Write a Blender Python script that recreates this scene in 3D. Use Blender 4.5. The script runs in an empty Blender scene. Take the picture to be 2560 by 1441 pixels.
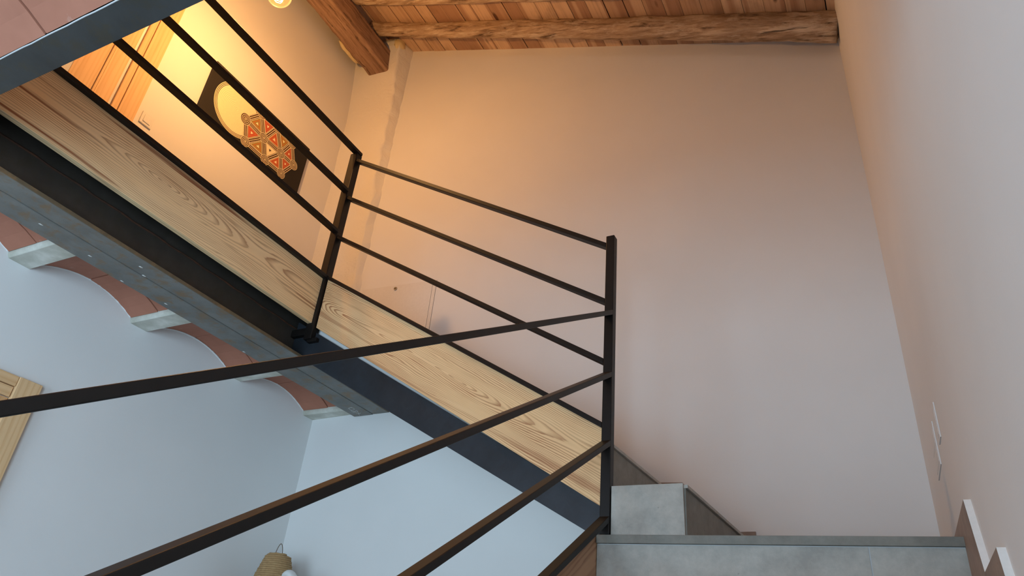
import bpy, bmesh, math, random
from mathutils import Vector, Matrix, noise

random.seed(7)
S = bpy.context.scene
COL = S.collection
ZO = 1.386          # camera height above the lower floor; geometry below is written relative to the eye

# ------------------------------------------------------------------ camera
R_ = (0.8907052, 0.4464300, 0.0857001)
D_ = (-0.1608628, 0.4858688, -0.8591011)
F_ = (-0.4251675, 0.7514199, 0.5045798)
cam = bpy.data.cameras.new('camera')
cam.sensor_width = 36.0
cam.lens = 1811.26 / 2560 * 36.0
cam.clip_start = 0.02
co = bpy.data.objects.new('camera', cam)
COL.objects.link(co)
m3 = Matrix(((R_[0], -D_[0], -F_[0]), (R_[1], -D_[1], -F_[1]), (R_[2], -D_[2], -F_[2])))
co.matrix_world = Matrix.Translation((0, 0, ZO)) @ m3.to_4x4()
S.camera = co

# ------------------------------------------------------------------ world, daylight, exposure
W = bpy.data.worlds.new('world')
S.world = W
W.use_nodes = True
W.node_tree.nodes['Background'].inputs[0].default_value = (0.55, 0.70, 0.90, 1)
W.node_tree.nodes['Background'].inputs[1].default_value = 1.0
S.view_settings.view_transform = 'Standard'
S.view_settings.look = 'None'
S.view_settings.gamma = 1.0
S.view_settings.use_curve_mapping = False
S.view_settings.exposure = 0.0

def area_light(name, loc, direction, sx, sy, power, color):
    l = bpy.data.lights.new(name, 'AREA')
    l.shape = 'RECTANGLE'
    l.size = sx
    l.size_y = sy
    l.energy = power
    l.color = color
    o = bpy.data.objects.new(name, l)
    COL.objects.link(o)
    o.location = (loc[0], loc[1], loc[2] + ZO)
    o.rotation_euler = Vector(direction).to_track_quat('-Z', 'Y').to_euler()
    return o

DAY = (0.56, 0.80, 1.0)
area_light('daylight_through_window_front', (-1.5, -3.56, 0.0), (0, 1, 0), 2.3, 2.0, 112, DAY)
area_light('daylight_through_window_side', (0.24, -1.6, 0.02), (-1, 0, 0), 1.5, 1.9, 120, DAY)
area_light('upper_fill_light', (-1.2, -3.56, 3.2), (0, 1, 0), 1.3, 1.0, 8, (0.80, 0.90, 1.0))  # added fill for the upper walls and rafters; no window is built here

# ------------------------------------------------------------------ materials
class NT:
    def __init__(s, name):
        s.m = bpy.data.materials.new(name)
        s.m.use_nodes = True
        s.t = s.m.node_tree
        s.b = s.t.nodes['Principled BSDF']
        s.tc = s.t.nodes.new('ShaderNodeTexCoord')
    def n(s, typ, **kw):
        x = s.t.nodes.new('ShaderNode' + typ)
        for k, v in kw.items():
            setattr(x, k, v)
        return x
    def link(s, a, b):
        s.t.links.new(a, b)
    def setin(s, sock, v):
        if hasattr(v, 'is_output') or isinstance(v, bpy.types.NodeSocket):
            s.link(v, sock)
        else:
            sock.default_value = v
    def math(s, op, a, b=None, c=None, clamp=False):
        x = s.n('Math', operation=op)
        x.use_clamp = clamp
        for i, v in enumerate((a, b, c)):
            if v is not None:
                s.setin(x.inputs[i], v)
        return x.outputs[0]
    def mapv(s, scale=(1, 1, 1), loc=(0, 0, 0), src=None):
        x = s.n('Mapping')
        x.inputs['Scale'].default_value = scale
        x.inputs['Location'].default_value = loc
        s.link(src if src is not None else s.tc.outputs['Object'], x.inputs[0])
        return x.outputs[0]
    def noise(s, vec, scale, detail=4, rough=0.55, dist=0.0):
        x = s.n('TexNoise')
        s.link(vec, x.inputs['Vector'])
        x.inputs['Scale'].default_value = scale
        x.inputs['Detail'].default_value = detail
        x.inputs['Roughness'].default_value = rough
        x.inputs['Distortion'].default_value = dist
        return x.outputs['Fac']
    def ramp(s, fac, stops, interp='LINEAR'):
        x = s.n('ValToRGB')
        x.color_ramp.interpolation = interp
        e = x.color_ramp.elements
        while len(e) < len(stops):
            e.new(0.5)
        for i, (p, c) in enumerate(stops):
            e[i].position = p
            e[i].color = (*c, 1) if len(c) == 3 else c
        s.link(fac, x.inputs[0])
        return x.outputs['Color']
    def mix(s, fac, a, b, blend='MIX'):
        x = s.n('Mix', data_type='RGBA', blend_type=blend)
        s.setin(x.inputs[0], fac)
        for sock, v in ((x.inputs[6], a), (x.inputs[7], b)):
            if isinstance(v, tuple):
                sock.default_value = (*v, 1) if len(v) == 3 else v
            else:
                s.link(v, sock)
        return x.outputs[2]
    def bump(s, h, strength=0.2, dist=0.01):
        x = s.n('Bump')
        x.inputs['Strength'].default_value = strength
        x.inputs['Distance'].default_value = dist
        s.link(h, x.inputs['Height'])
        s.link(x.outputs[0], s.b.inputs['Normal'])
    def color(s, c):
        if isinstance(c, tuple):
            s.b.inputs['Base Color'].default_value = (*c, 1)
        else:
            s.link(c, s.b.inputs['Base Color'])
    def set(s, **kw):
        for k, v in kw.items():
            s.setin(s.b.inputs[k.replace('_', ' ')], v)

def srgb(r, g, b):
    f = lambda c: (c / 255 / 12.92) if c / 255 <= 0.04045 else ((c / 255 + 0.055) / 1.055) ** 2.4
    return (f(r), f(g), f(b))

def plaster(name, c, bumpk=0.12, rough_scale=0):
    t = NT(name)
    v = t.mapv()
    n1 = t.noise(v, 1.3, 3)
    c2 = tuple(x * 0.955 for x in c)
    t.color(t.mix(t.ramp(n1, [(0.35, (0, 0, 0)), (0.7, (1, 1, 1))]), c, c2))
    n2 = t.noise(v, 140, 3)
    if rough_scale:
        n3 = t.noise(v, rough_scale, 5, 0.6, 0.6)
        n2 = t.math('ADD', t.math('MULTIPLY', n2, 0.12), t.math('MULTIPLY', n3, 2.0))
        t.bump(n2, bumpk, 0.02)
    else:
        t.bump(n2, bumpk, 0.002)
    t.set(Roughness=0.82, Specular_IOR_Level=0.25)
    return t.m

M_WALL = plaster('white plaster', (0.80, 0.785, 0.765))
M_ROUGH = plaster('rough lime plaster', (0.80, 0.77, 0.72), 0.35, 7)
M_FLOOR = plaster('floor screed', (0.40, 0.42, 0.44))

def pine(name, light, mid, dark, seed=0.0, v0=0.02, k=0.16, n_rings=80, contrast=1.0, red=0.5, sheen=0.55):
    """plain-sawn softwood: x along the grain, z across the face"""
    t = NT(name)
    vec = t.mapv((1, 1, 1), (seed, 0, 0))
    sep = t.n('SeparateXYZ')
    t.link(vec, sep.inputs[0])
    x, y, z = sep.outputs
    lo = t.noise(t.mapv((0.30, 1, 1.2), (seed, seed * 1.7, 0)), 1.6, 2, 0.5)
    wob = t.noise(t.mapv((0.9, 4, 9), (seed * 2, 0, 3)), 1.5, 3, 0.5)
    zz = t.math('ADD', t.math('SUBTRACT', z, v0), t.math('MULTIPLY', t.math('SUBTRACT', wob, 0.5), 0.05))
    dd = t.math('MULTIPLY', t.math('SUBTRACT', lo, 0.42), k)
    r = t.math('SQRT', t.math('ADD', t.math('MULTIPLY', zz, zz), t.math('MULTIPLY', dd, dd)))
    r = t.math('ADD', r, t.math('MULTIPLY', y, 0.5))
    fine = t.noise(t.mapv((4, 30, 70), (seed, 0, 0)), 3, 2)
    ring = t.math('FRACT', t.math('ADD', t.math('MULTIPLY', r, n_rings), t.math('MULTIPLY', fine, 0.25)))
    late = t.ramp(ring, [(0.0, (0.15,) * 3), (0.45, (0.0,) * 3), (0.80, (0.75,) * 3), (0.93, (1,) * 3), (1.0, (0.15,) * 3)])
    # patches where late wood is strong
    pat = t.ramp(t.noise(t.mapv((0.7, 1, 5), (seed + 4, 0, 0)), 2.3, 3), [(0.38, (0.35,) * 3), (0.62, (1,) * 3)])
    lf = t.math('MULTIPLY', t.math('MULTIPLY', late, pat), contrast, clamp=True)
    streak = t.ramp(t.noise(t.mapv((0.35, 1, 11), (seed + 9, 0, 0)), 2.0, 3, 0.5, 0.4), [(0.58, (0,) * 3), (0.66, (1,) * 3)])
    base = t.mix(t.noise(t.mapv((0.5, 1, 6), (seed, 0, 7)), 1.5, 3), light, mid)
    base = t.mix(t.math('MULTIPLY', streak, red), base, dark)
    c = t.mix(lf, base, dark)
    t.color(c)
    t.bump(t.math('ADD', t.math('MULTIPLY', late, -0.5), t.noise(t.mapv((10, 60, 260)), 1, 2)), 0.12, 0.002)
    t.set(Roughness=sheen, Specular_IOR_Level=0.3)
    return t.m

M_FASCIA = pine('limed pine fascia', srgb(255, 226, 178), srgb(255, 210, 152), srgb(146, 76, 40), 1.3, 0.02, 0.40, 120, 0.7, 0.9)
M_STRING = pine('pine stringer', srgb(246, 208, 158), srgb(236, 188, 134), srgb(150, 82, 46), 5.1, 0.0, 0.40, 150, 1.0, 0.45)
M_STRING2 = pine('pine lower stringer', srgb(205, 165, 130), srgb(190, 150, 118), srgb(130, 86, 64), 8.7, 0.05, 0.3, 60, 0.8, 0.3)
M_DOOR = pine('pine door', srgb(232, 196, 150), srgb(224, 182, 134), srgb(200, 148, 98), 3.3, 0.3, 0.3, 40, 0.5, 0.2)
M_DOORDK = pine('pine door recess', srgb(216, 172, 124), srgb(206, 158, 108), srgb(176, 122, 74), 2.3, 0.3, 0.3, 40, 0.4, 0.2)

def roofboard():
    t = NT('old pine roof boards')
    oi = t.n('ObjectInfo')
    rnd = oi.outputs['Random']
    off = t.n('CombineXYZ')
    t.link(t.math('MULTIPLY', rnd, 37.0), off.inputs[0])
    t.link(t.math('MULTIPLY', rnd, 91.0), off.inputs[2])
    add = t.n('VectorMath', operation='ADD')
    t.link(t.tc.outputs['Object'], add.inputs[0])
    t.link(off.outputs[0], add.inputs[1])
    v = add.outputs[0]
    base = t.ramp(rnd, [(0.0, srgb(184, 150, 122)), (0.35, srgb(206, 174, 144)), (0.65, srgb(216, 186, 156)), (1.0, srgb(196, 162, 132))])
    # heart / sap wood stripes running along the board (x)
    st = t.noise(t.mapv((0.05, 1, 6), src=v), 1.3, 1, 0.4)
    base = t.mix(t.ramp(st, [(0.46, (0.75,) * 3), (0.50, (0,) * 3)]), base, srgb(160, 122, 98))
    gr = t.noise(t.mapv((0.8, 1, 34), src=v), 2.0, 4, 0.6, 0.3)
    base = t.mix(t.ramp(gr, [(0.48, (0,) * 3), (0.75, (0.35,) * 3)]), base, srgb(112, 74, 50))
    kn = t.n('TexVoronoi', feature='F1')
    t.link(t.mapv((2.2, 1, 6.0), src=v), kn.inputs['Vector'])
    kn.inputs['Scale'].default_value = 1.0
    k = t.ramp(kn.outputs['Distance'], [(0.07, (1,) * 3), (0.13, (0,) * 3)])
    base = t.mix(t.math('MULTIPLY', k, 0.85), base, srgb(70, 36, 22))
    dirt = t.noise(t.mapv((1.5, 1, 2.5), src=v), 1.7, 4, 0.6)
    base = t.mix(t.ramp(dirt, [(0.55, (0,) * 3), (0.75, (0.5,) * 3)]), base, srgb(100, 68, 48))
    t.color(base)
    t.bump(gr, 0.15, 0.003)
    t.set(Roughness=0.55, Specular_IOR_Level=0.35)
    return t.m
M_ROOF = roofboard()

def logwood(name, cols, sx=1.2, sc=9, bump=0.7, patch=0.6):
    """weathered timber, x along the grain"""
    t = NT(name)
    warp = t.noise(t.mapv((2.5, 5, 5)), 2.0, 3)
    a = t.noise(t.mapv((sx * 3.2, sc * 3.0, sc * 3.0)), 1.0, 9, 0.72, 0.35)
    c = t.ramp(a, [(0.33, cols[0]), (0.44, cols[1]), (0.55, cols[2]), (0.68, cols[3])])
    c = t.mix(t.ramp(warp, [(0.40, (0,) * 3), (0.60, (patch,) * 3)]), c, cols[1])
    pale = t.noise(t.mapv((1.4, 6, 6), (7, 1, 3)), 2.2, 6, 0.7)
    c = t.mix(t.ramp(pale, [(0.54, (0,) * 3), (0.62, (patch,) * 3)]), c, cols[3])
    ck = t.noise(t.mapv((3.0, 46, 46), (1, 2, 5)), 1.0, 4, 0.6, 0.2)
    ckf = t.ramp(ck, [(0.62, (0,) * 3), (0.70, (0.85,) * 3)])
    c = t.mix(ckf, c, cols[0])
    t.color(c)
    t.bump(t.math('SUBTRACT', t.math('ADD', a, warp), t.math('MULTIPLY', ckf, 0.4)), bump, 0.02)
    t.set(Roughness=0.8, Specular_IOR_Level=0.2)
    return t.m
M_LOG = logwood('hewn grey-brown log', (srgb(74, 56, 44), srgb(164, 136, 110), srgb(202, 176, 148), srgb(226, 208, 184)))
M_RIDGE = logwood('sawn red-brown timber', (srgb(80, 60, 48), srgb(138, 108, 88), srgb(162, 130, 108), srgb(176, 144, 120)), 0.5, 12, 0.35, 0.35)

def steel(name, base, rust, amount, rough=0.5, metal=0.3, scratch=0.3):
    t = NT(name)
    v = t.mapv()
    n = t.noise(v, 5, 6, 0.65)
    n2 = t.noise(t.mapv((3, 3, 3), (3, 1, 2)), 4, 5, 0.7, 0.5)
    c = t.mix(t.ramp(n, [(0.35, (0,) * 3), (0.7, (1,) * 3)]), base, tuple(x * 0.62 for x in base))
    c = t.mix(t.math('MULTIPLY', t.ramp(n2, [(0.5, (0,) * 3), (0.66, (1,) * 3)]), amount), c, rust)
    sc = t.noise(t.mapv((9, 9, 30), (5, 5, 5)), 3, 4, 0.7, 1.5)
    c = t.mix(t.math('MULTIPLY', t.ramp(sc, [(0.70, (0,) * 3), (0.76, (1,) * 3)]), scratch), c, (0.5, 0.52, 0.53))
    t.color(c)
    t.bump(t.noise(v, 30, 4), 0.12, 0.004)
    t.set(Roughness=rough, Metallic=metal)
    return t.m
M_FLANGE = steel('mill scale steel', srgb(128, 128, 124), srgb(128, 100, 66), 0.8, 0.5, 0.25, 0.5)
M_TRIM = steel('blue grey steel', srgb(70, 73, 74), srgb(72, 66, 52), 0.6, 0.5, 0.3, 0.2)
M_WEB = steel('dark steel web', srgb(66, 60, 54), srgb(58, 52, 40), 0.6, 0.6, 0.2, 0.05)
M_CARR = steel('blackened steel channel', srgb(52, 57, 64), srgb(40, 42, 46), 0.5, 0.42, 0.25, 0.35)
M_EDGE = steel('rusty flange edge', srgb(112, 98, 76), srgb(134, 104, 70), 0.7, 0.6, 0.1, 0.2)
M_WELD = steel('rusty weld', srgb(70, 46, 32), srgb(90, 54, 32), 0.7, 0.7, 0.1, 0)

def railpaint():
    t = NT('black brown rail paint')
    n = t.noise(t.mapv(), 40, 4)
    t.color(t.mix(n, srgb(28, 23, 21), srgb(19, 16, 14)))
    t.bump(t.noise(t.mapv(), 300, 2), 0.08, 0.001)
    t.set(Roughness=0.45, Metallic=0.0, Specular_IOR_Level=0.3)
    return t.m
M_RAIL = railpaint()

def tile(name, base):
    t = NT(name)
    n = t.noise(t.mapv(), 6.5, 8, 0.7)
    c = t.mix(t.ramp(n, [(0.36, (0,) * 3), (0.64, (1,) * 3)]), base, tuple(x * 0.66 for x in base))
    sp = t.noise(t.mapv(), 38, 2)
    c = t.mix(t.math('MULTIPLY', t.ramp(sp, [(0.72, (0,) * 3), (0.78, (1,) * 3)]), 0.5), c, tuple(x * 0.4 for x in base))
    t.color(c)
    t.set(Roughness=0.5, Specular_IOR_Level=0.4)
    return t.m
M_TILE = tile('grey cement tile', srgb(192, 186, 176))
M_TILEDK = tile('grey tile edge', srgb(140, 136, 126))
M_SKIRT = tile('skirting tile tinted by warm light', srgb(160, 134, 116))  # tile colour browned to carry the warm light it reflects

def terracotta():
    t = NT('terracotta vault tile')
    oi = t.n('ObjectInfo')
    n = t.noise(t.mapv((1, 1, 1)), 6, 5, 0.6)
    c = t.mix(n, srgb(190, 128, 104), srgb(152, 94, 72))
    c = t.mix(t.math('MULTIPLY', oi.outputs['Random'], 0.35), c, srgb(172, 110, 86))
    d = t.noise(t.mapv((2, 2, 2), (4, 4, 4)), 5, 5, 0.7)
    c = t.mix(t.ramp(d, [(0.62, (0,) * 3), (0.72, (0.6,) * 3)]), c, srgb(196, 158, 142))
    t.color(c)
    t.bump(n, 0.2, 0.01)
    t.set(Roughness=0.75)
    return t.m
M_TERRA = terracotta()

def concrete():
    t = NT('pale cast concrete')
    n = t.noise(t.mapv(), 7, 4, 0.55)
    t.color(t.ramp(n, [(0.38, srgb(180, 178, 164)), (0.55, srgb(202, 200, 188)), (0.68, srgb(224, 222, 212))]))
    t.set(Roughness=0.85)
    return t.m
M_CONC = concrete()

def flat(name, c, rough=0.7, **kw):
    t = NT(name)
    n = t.noise(t.mapv(), 60, 2)
    t.color(t.mix(n, c, tuple(x * 0.9 for x in c)))
    t.set(Roughness=rough, **kw)
    return t.m
M_WHITE = flat('white plastic', (0.80, 0.79, 0.77), 0.35)
M_MORTAR = flat('white plaster edge', (0.70, 0.69, 0.66), 0.9)
M_CUT = flat('white filled tile edge', (0.88, 0.87, 0.84), 0.9)
M_GROUT = flat('pale grout', (0.55, 0.56, 0.56), 0.9)
M_DARK = flat('dark joint', (0.03, 0.025, 0.02), 0.9)
M_FOAM = flat('yellow insulation foam', srgb(226, 206, 160), 0.9)
M_BRASS = flat('grey metal lock', (0.35, 0.33, 0.30), 0.4, Metallic=0.7)
M_PANEL = flat('painted panel', (0.78, 0.755, 0.72), 0.6)
M_CANVAS = flat('black canvas', srgb(30, 25, 22), 0.85)
P_CREAM = flat('cream dot paint', srgb(246, 230, 186), 0.8)
P_BROWN = flat('dark brown paint', srgb(84, 56, 36), 0.8)
P_RED = flat('brick red paint', srgb(186, 78, 50), 0.8)
P_ORANGE = flat('orange paint', srgb(206, 112, 62), 0.8)
P_OLIVE = flat('olive paint', srgb(156, 132, 62), 0.8)

def rope():
    t = NT('twisted seagrass rope')
    n = t.noise(t.mapv((1, 1, 3)), 60, 4)
    t.color(t.mix(n, srgb(196, 160, 112), srgb(140, 108, 70)))
    t.bump(n, 0.5, 0.004)
    t.set(Roughness=0.85)
    return t.m
M_ROPE = rope()
M_WIRE = flat('brown twine', srgb(120, 104, 88), 0.8)

def amberglass():
    t = NT('amber bulb glass')
    out = t.t.nodes['Material Output']
    tr = t.n('BsdfTransparent')
    tr.inputs[0].default_value = (1.0, 0.86, 0.60, 1)
    gl = t.n('BsdfGlossy')
    gl.inputs['Roughness'].default_value = 0.03
    fr = t.n('Fresnel')
    fr.inputs[0].default_value = 1.15
    mx = t.n('MixShader')
    t.link(fr.outputs[0], mx.inputs[0])
    t.link(tr.outputs[0], mx.inputs[1])
    t.link(gl.outputs[0], mx.inputs[2])
    em = t.n('Emission')
    em.inputs[0].default_value = (1.0, 0.55, 0.18, 1)
    em.inputs[1].default_value = 0.35
    ad = t.n('AddShader')
    t.link(mx.outputs[0], ad.inputs[0])
    t.link(em.outputs[0], ad.inputs[1])
    t.link(ad.outputs[0], out.inputs[0])
    return t.m
M_BULB = amberglass()

def emit(name, c, k):
    t = NT(name)
    t.set(Emission_Color=(*c, 1), Emission_Strength=k)
    t.color(c)
    return t.m
M_FIL = emit('glowing filament', (1.0, 0.62, 0.22), 60)

def glass():
    t = NT('window glass')
    out = t.t.nodes['Material Output']
    tr = t.n('BsdfTransparent')
    gl = t.n('BsdfGlossy')
    gl.inputs['Roughness'].default_value = 0.02
    mx = t.n('MixShader')
    mx.inputs[0].default_value = 0.06
    t.link(tr.outputs[0], mx.inputs[1])
    t.link(gl.outputs[0], mx.inputs[2])
    t.link(mx.outputs[0], out.inputs[0])
    return t.m
M_GLASS = glass()

# ------------------------------------------------------------------ object helpers
def V(p):
    return Vector((p[0], p[1], p[2] + ZO))

def tag(o, label=None, cat=None, group=None, kind=None):
    if label: o['label'] = label
    if cat: o['category'] = cat
    if group: o['group'] = group
    if kind: o['kind'] = kind
    return o

def empty(name, p, label=None, cat=None, group=None, kind=None):
    o = bpy.data.objects.new(name, None)
    COL.objects.link(o)
    o.location = V(p)
    o.empty_display_size = 0.05
    return tag(o, label, cat, group, kind)

def wloc(o):
    t = Vector((0, 0, 0))
    while o:
        t = t + o.location
        o = o.parent
    return t

def link(name, me, parent, loc, rot=None):
    """loc/rot in world; parents carry no rotation unless the parent is an oriented mesh"""
    o = bpy.data.objects.new(name, me)
    COL.objects.link(o)
    mw = Matrix.Translation(loc) @ (rot.to_4x4() if rot else Matrix.Identity(4))
    if parent:
        o.parent = parent
        pm = parent['_mw'] if '_mw' in parent else None
        if pm is not None:
            pmw = Matrix([pm[i * 4:i * 4 + 4] for i in range(4)])
        else:
            pmw = Matrix.Translation(parent.location)
        mw = pmw.inverted() @ mw
    o.matrix_basis = mw
    return o

def mesh(name, verts, faces, mat, parent=None, smooth=False, axes=None, bevel=0.0, origin=None, matidx=None):
    """verts relative to the eye; axes = (x, y, z) unit vectors of the object's own frame"""
    vs = [V(v) for v in verts]
    org = V(origin) if origin is not None else sum(vs, Vector()) / len(vs)
    rot = None
    if axes:
        ax = [Vector(a).normalized() for a in axes]
        rot = Matrix((ax[0], ax[1], ax[2])).transposed()
        inv = rot.transposed()
        loc = [inv @ (v - org) for v in vs]
    else:
        loc = [v - org for v in vs]
    me = bpy.data.meshes.new(name)
    me.from_pydata([tuple(v) for v in loc], [], faces)
    mats = mat if isinstance(mat, (list, tuple)) else [mat]
    for m in mats:
        me.materials.append(m)
    if matidx:
        for p, i in zip(me.polygons, matidx):
            p.material_index = i
    bm = bmesh.new()
    bm.from_mesh(me)
    bmesh.ops.recalc_face_normals(bm, faces=bm.faces)
    if bevel:
        bmesh.ops.bevel(bm, geom=list(bm.edges), offset=bevel, segments=2, affect='EDGES', profile=0.5)
    bm.to_mesh(me)
    bm.free()
    if smooth:
        for p in me.polygons:
            p.use_smooth = True
    return link(name, me, parent, org, rot)

BOXF = [(0, 1, 2, 3), (4, 7, 6, 5), (0, 4, 5, 1), (1, 5, 6, 2), (2, 6, 7, 3), (3, 7, 4, 0)]
def prism(name, pts, vec, mat, parent=None, **kw):
    n = len(pts)
    vec = Vector(vec)
    vs = [Vector(p) for p in pts] + [Vector(p) + vec for p in pts]
    fs = [tuple(range(n))[::-1], tuple(range(n, 2 * n))] + [(i, (i + 1) % n, n + (i + 1) % n, n + i) for i in range(n)]
    return mesh(name, vs, fs, mat, parent, **kw)

def box(name, xr, yr, zr, mat, parent=None, **kw):
    pts = [(xr[0], yr[0], zr[0]), (xr[1], yr[0], zr[0]), (xr[1], yr[1], zr[0]), (xr[0], yr[1], zr[0])]
    return prism(name, pts, (0, 0, zr[1] - zr[0]), mat, parent, **kw)

def bar(name, p0, p1, w, h, mat, parent, bevel=0.0025):
    """rectangular bar from p0 to p1 (centre line); w and h are the full cross vectors"""
    p0, p1, w, h = Vector(p0), Vector(p1), Vector(w) / 2, Vector(h) / 2
    pts = [p0 - w - h, p0 + w - h, p0 + w + h, p0 - w + h]
    return prism(name, pts, p1 - p0, mat, parent, bevel=bevel)

def lathe(name, prof, n, mat, parent, base, smooth=True):
    vs, fs = [], []
    for r, z in prof:
        for i in range(n):
            a = 2 * math.pi * i / n
            vs.append((base[0] + r * math.cos(a), base[1] + r * math.sin(a), base[2] + z))
    for j in range(len(prof) - 1):
        for i in range(n):
            fs.append((j * n + i, j * n + (i + 1) % n, (j + 1) * n + (i + 1) % n, (j + 1) * n + i))
    fs.append(tuple(range(n))[::-1])
    fs.append(tuple((len(prof) - 1) * n + i for i in range(n)))
    return mesh(name, vs, fs, mat, parent, smooth=smooth)

def tube(name, pts, r, n, mat, parent, closed=False, smooth=True):
    P = [Vector(p) for p in pts]
    vs, fs = [], []
    m = len(P)
    up0 = Vector((0.31, 0.2, 0.93))
    for j, p in enumerate(P):
        a = P[(j - 1) % m] if (closed or j > 0) else P[j]
        b = P[(j + 1) % m] if (closed or j < m - 1) else P[j]
        d = (b - a).normalized()
        s = d.cross(up0)
        if s.length < 1e-4:
            s = d.cross(Vector((1, 0, 0)))
        s.normalize()
        u = s.cross(d)
        rr = r(j / max(1, m - 1)) if callable(r) else r
        for i in range(n):
            t = 2 * math.pi * i / n
            vs.append(p + s * math.cos(t) * rr + u * math.sin(t) * rr)
    for j in range(m if closed else m - 1):
        k = (j + 1) % m
        for i in range(n):
            fs.append((j * n + i, j * n + (i + 1) % n, k * n + (i + 1) % n, k * n + i))
    if not closed:
        fs.append(tuple(range(n))[::-1])
        fs.append(tuple((m - 1) * n + i for i in range(n)))
    return mesh(name, vs, fs, mat, parent, smooth=smooth)

# ------------------------------------------------------------------ geometry constants (metres, relative to the eye)
FLOOR = -1.386
yb = lambda x: 3.49 + 0.09 * (x + 3.3)          # back wall, about five degrees off square
xr = lambda y: 0.148 - 0.036 * (y - 3.8)         # right wall
zr = lambda x: 4.095 - 0.303 * x                # underside of the roof boards
GF = 2.036                                      # gallery floor level
XC = -2.70                                      # gallery edge
YN = 2.60                                       # newel / flight edge
XLL, XLU = -3.39, -3.72                         # left wall below / above the gallery
YF = -3.6                                       # wall behind the viewer

# ------------------------------------------------------------------ the shell
floor = box('floor', (XLL - 0.1, 0.5), (YF, 3.9), (FLOOR - 0.1, FLOOR), M_FLOOR)
tag(floor, 'pale screed floor of the lower room', kind='structure')

w = prism('wall_back', [(-3.95, yb(-3.95), FLOOR), (0.6, yb(0.6), FLOOR), (0.6, yb(0.6), zr(0.6) + 0.02), (-3.45, yb(-3.45), zr(-3.45) + 0.02), (-3.95, yb(-3.95), zr(-3.45) - 0.1)],
          (-0.0176, 0.196, 0), M_WALL)
tag(w, 'tall white plastered back wall of the stairwell', kind='structure')
def holed_wall(name, axis, pos, th, ur, zrr, hole, mat, label):
    """wall in the plane axis=pos with one rectangular opening (u0,u1,z0,z1)"""
    u0, u1, z0, z1 = *ur, *zrr
    a0, a1, b0, b1 = hole
    vs, fs = [], []
    for (p, q, r, s) in ((u0, a0, z0, z1), (a1, u1, z0, z1), (a0, a1, z0, b0), (a0, a1, b1, z1)):
        k = len(vs)
        for d in (0, th):
            for (u, z) in ((p, r), (q, r), (q, s), (p, s)):
                vs.append((u, pos + d, z) if axis == 'y' else (pos + d, u, z))
        fs += [tuple(i + k for i in f) for f in BOXF]
    return tag(mesh(name, vs, fs, mat), label, kind='structure')
def right_wall():
    a0, a1, b0, b1 = WR
    top = zr(xr(3.85)) + 0.02
    vs, fs = [], []
    for (p, q, r, s) in ((YF, a0, FLOOR, top), (a1, 3.87, FLOOR, top), (a0, a1, FLOOR, b0), (a0, a1, b1, top)):
        k = len(vs)
        for d_ in (0, 0.2):
            vs += [(xr(p) + d_, p, r), (xr(q) + d_, q, r), (xr(q) + d_, q, s), (xr(p) + d_, p, s)]
        fs += [tuple(i_ + k for i_ in f) for f in BOXF]
    tag(mesh('wall_right', vs, fs, M_WALL), 'white plastered right wall beside the stairs', kind='structure')
WR = (-2.35, -0.85, -0.93, 0.97)
right_wall()
holed_wall('wall_front', 'y', YF, -0.2, (-4.0, 0.6), (FLOOR, 5.3), (-2.65, -0.35, -1.0, 1.0), M_WALL, 'white plastered wall behind the viewer with the window')
tag(box('wall_left', (XLL - 0.2, XLL), (YF, 3.6), (FLOOR, 1.70), M_WALL), 'white plastered left wall under the vaulted gallery', kind='structure')
w = box('wall_left_upper', (XLU - 0.2, XLU), (YF, 3.6), (1.70, 5.02), M_WALL)
tag(w, 'white wall behind the gallery carrying the painting and the door', kind='structure')

yl = lambda x: 3.475 - 0.065 * (x + 3.39) if x < -2.7 else 3.430
wl = [(-3.58, 1.74), (-2.80, 1.74), (-2.55, 1.53), (-1.02, 0.67), (-1.02, FLOOR), (-3.58, FLOOR)]
vs = [(x_, yl(x_), z_) for x_, z_ in wl] + [(x_, yb(x_) + 0.01, z_) for x_, z_ in wl]
n_ = len(wl)
tag(mesh('wall_back_lower', vs, [tuple(range(n_)), tuple(range(n_, 2 * n_))[::-1]] + [(i_, (i_ + 1) % n_, n_ + (i_ + 1) % n_, n_ + i_) for i_ in range(n_)], M_WALL),
    'white plastered back wall below the upper stair flight', kind='structure')

def window(name, axis, pos, hole, label):
    a0, a1, b0, b1 = hole
    root = empty(name, ((a0 + a1) / 2, pos, b0) if axis == 'y' else (pos, (a0 + a1) / 2, b0), label, kind='structure')
    def bx(n, u0, u1, z0, z1, d0, d1, mat):
        if axis == 'y':
            box(n, (u0, u1), (pos + d0, pos + d1), (z0, z1), mat, root)
        else:
            box(n, (pos + d0, pos + d1), (u0, u1), (z0, z1), mat, root)
    t = 0.06
    um = (a0 + a1) / 2
    bx('stile', a0, a0 + t, b0, b1, -0.14, -0.08, M_WHITE)
    bx('stile', a1 - t, a1, b0, b1, -0.14, -0.08, M_WHITE)
    bx('stile', um - t / 2, um + t / 2, b0 + t, b1 - t, -0.14, -0.08, M_WHITE)
    for lo, hi in ((b0, b0 + t), (b1 - t, b1)):
        bx('crossbar', a0 + t, a1 - t, lo, hi, -0.14, -0.08, M_WHITE)
    bx('pane', a0 + t, um - t / 2, b0 + t, b1 - t, -0.115, -0.109, M_GLASS)
    bx('pane', um + t / 2, a1 - t, b0 + t, b1 - t, -0.115, -0.109, M_GLASS)
window('window_1', 'y', YF, (-2.65, -0.35, -1.0, 1.0), 'wide window in the wall behind the viewer')
window('window_2', 'x', xr(-1.6) + 0.2, WR, 'side window of the lower room')

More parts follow.
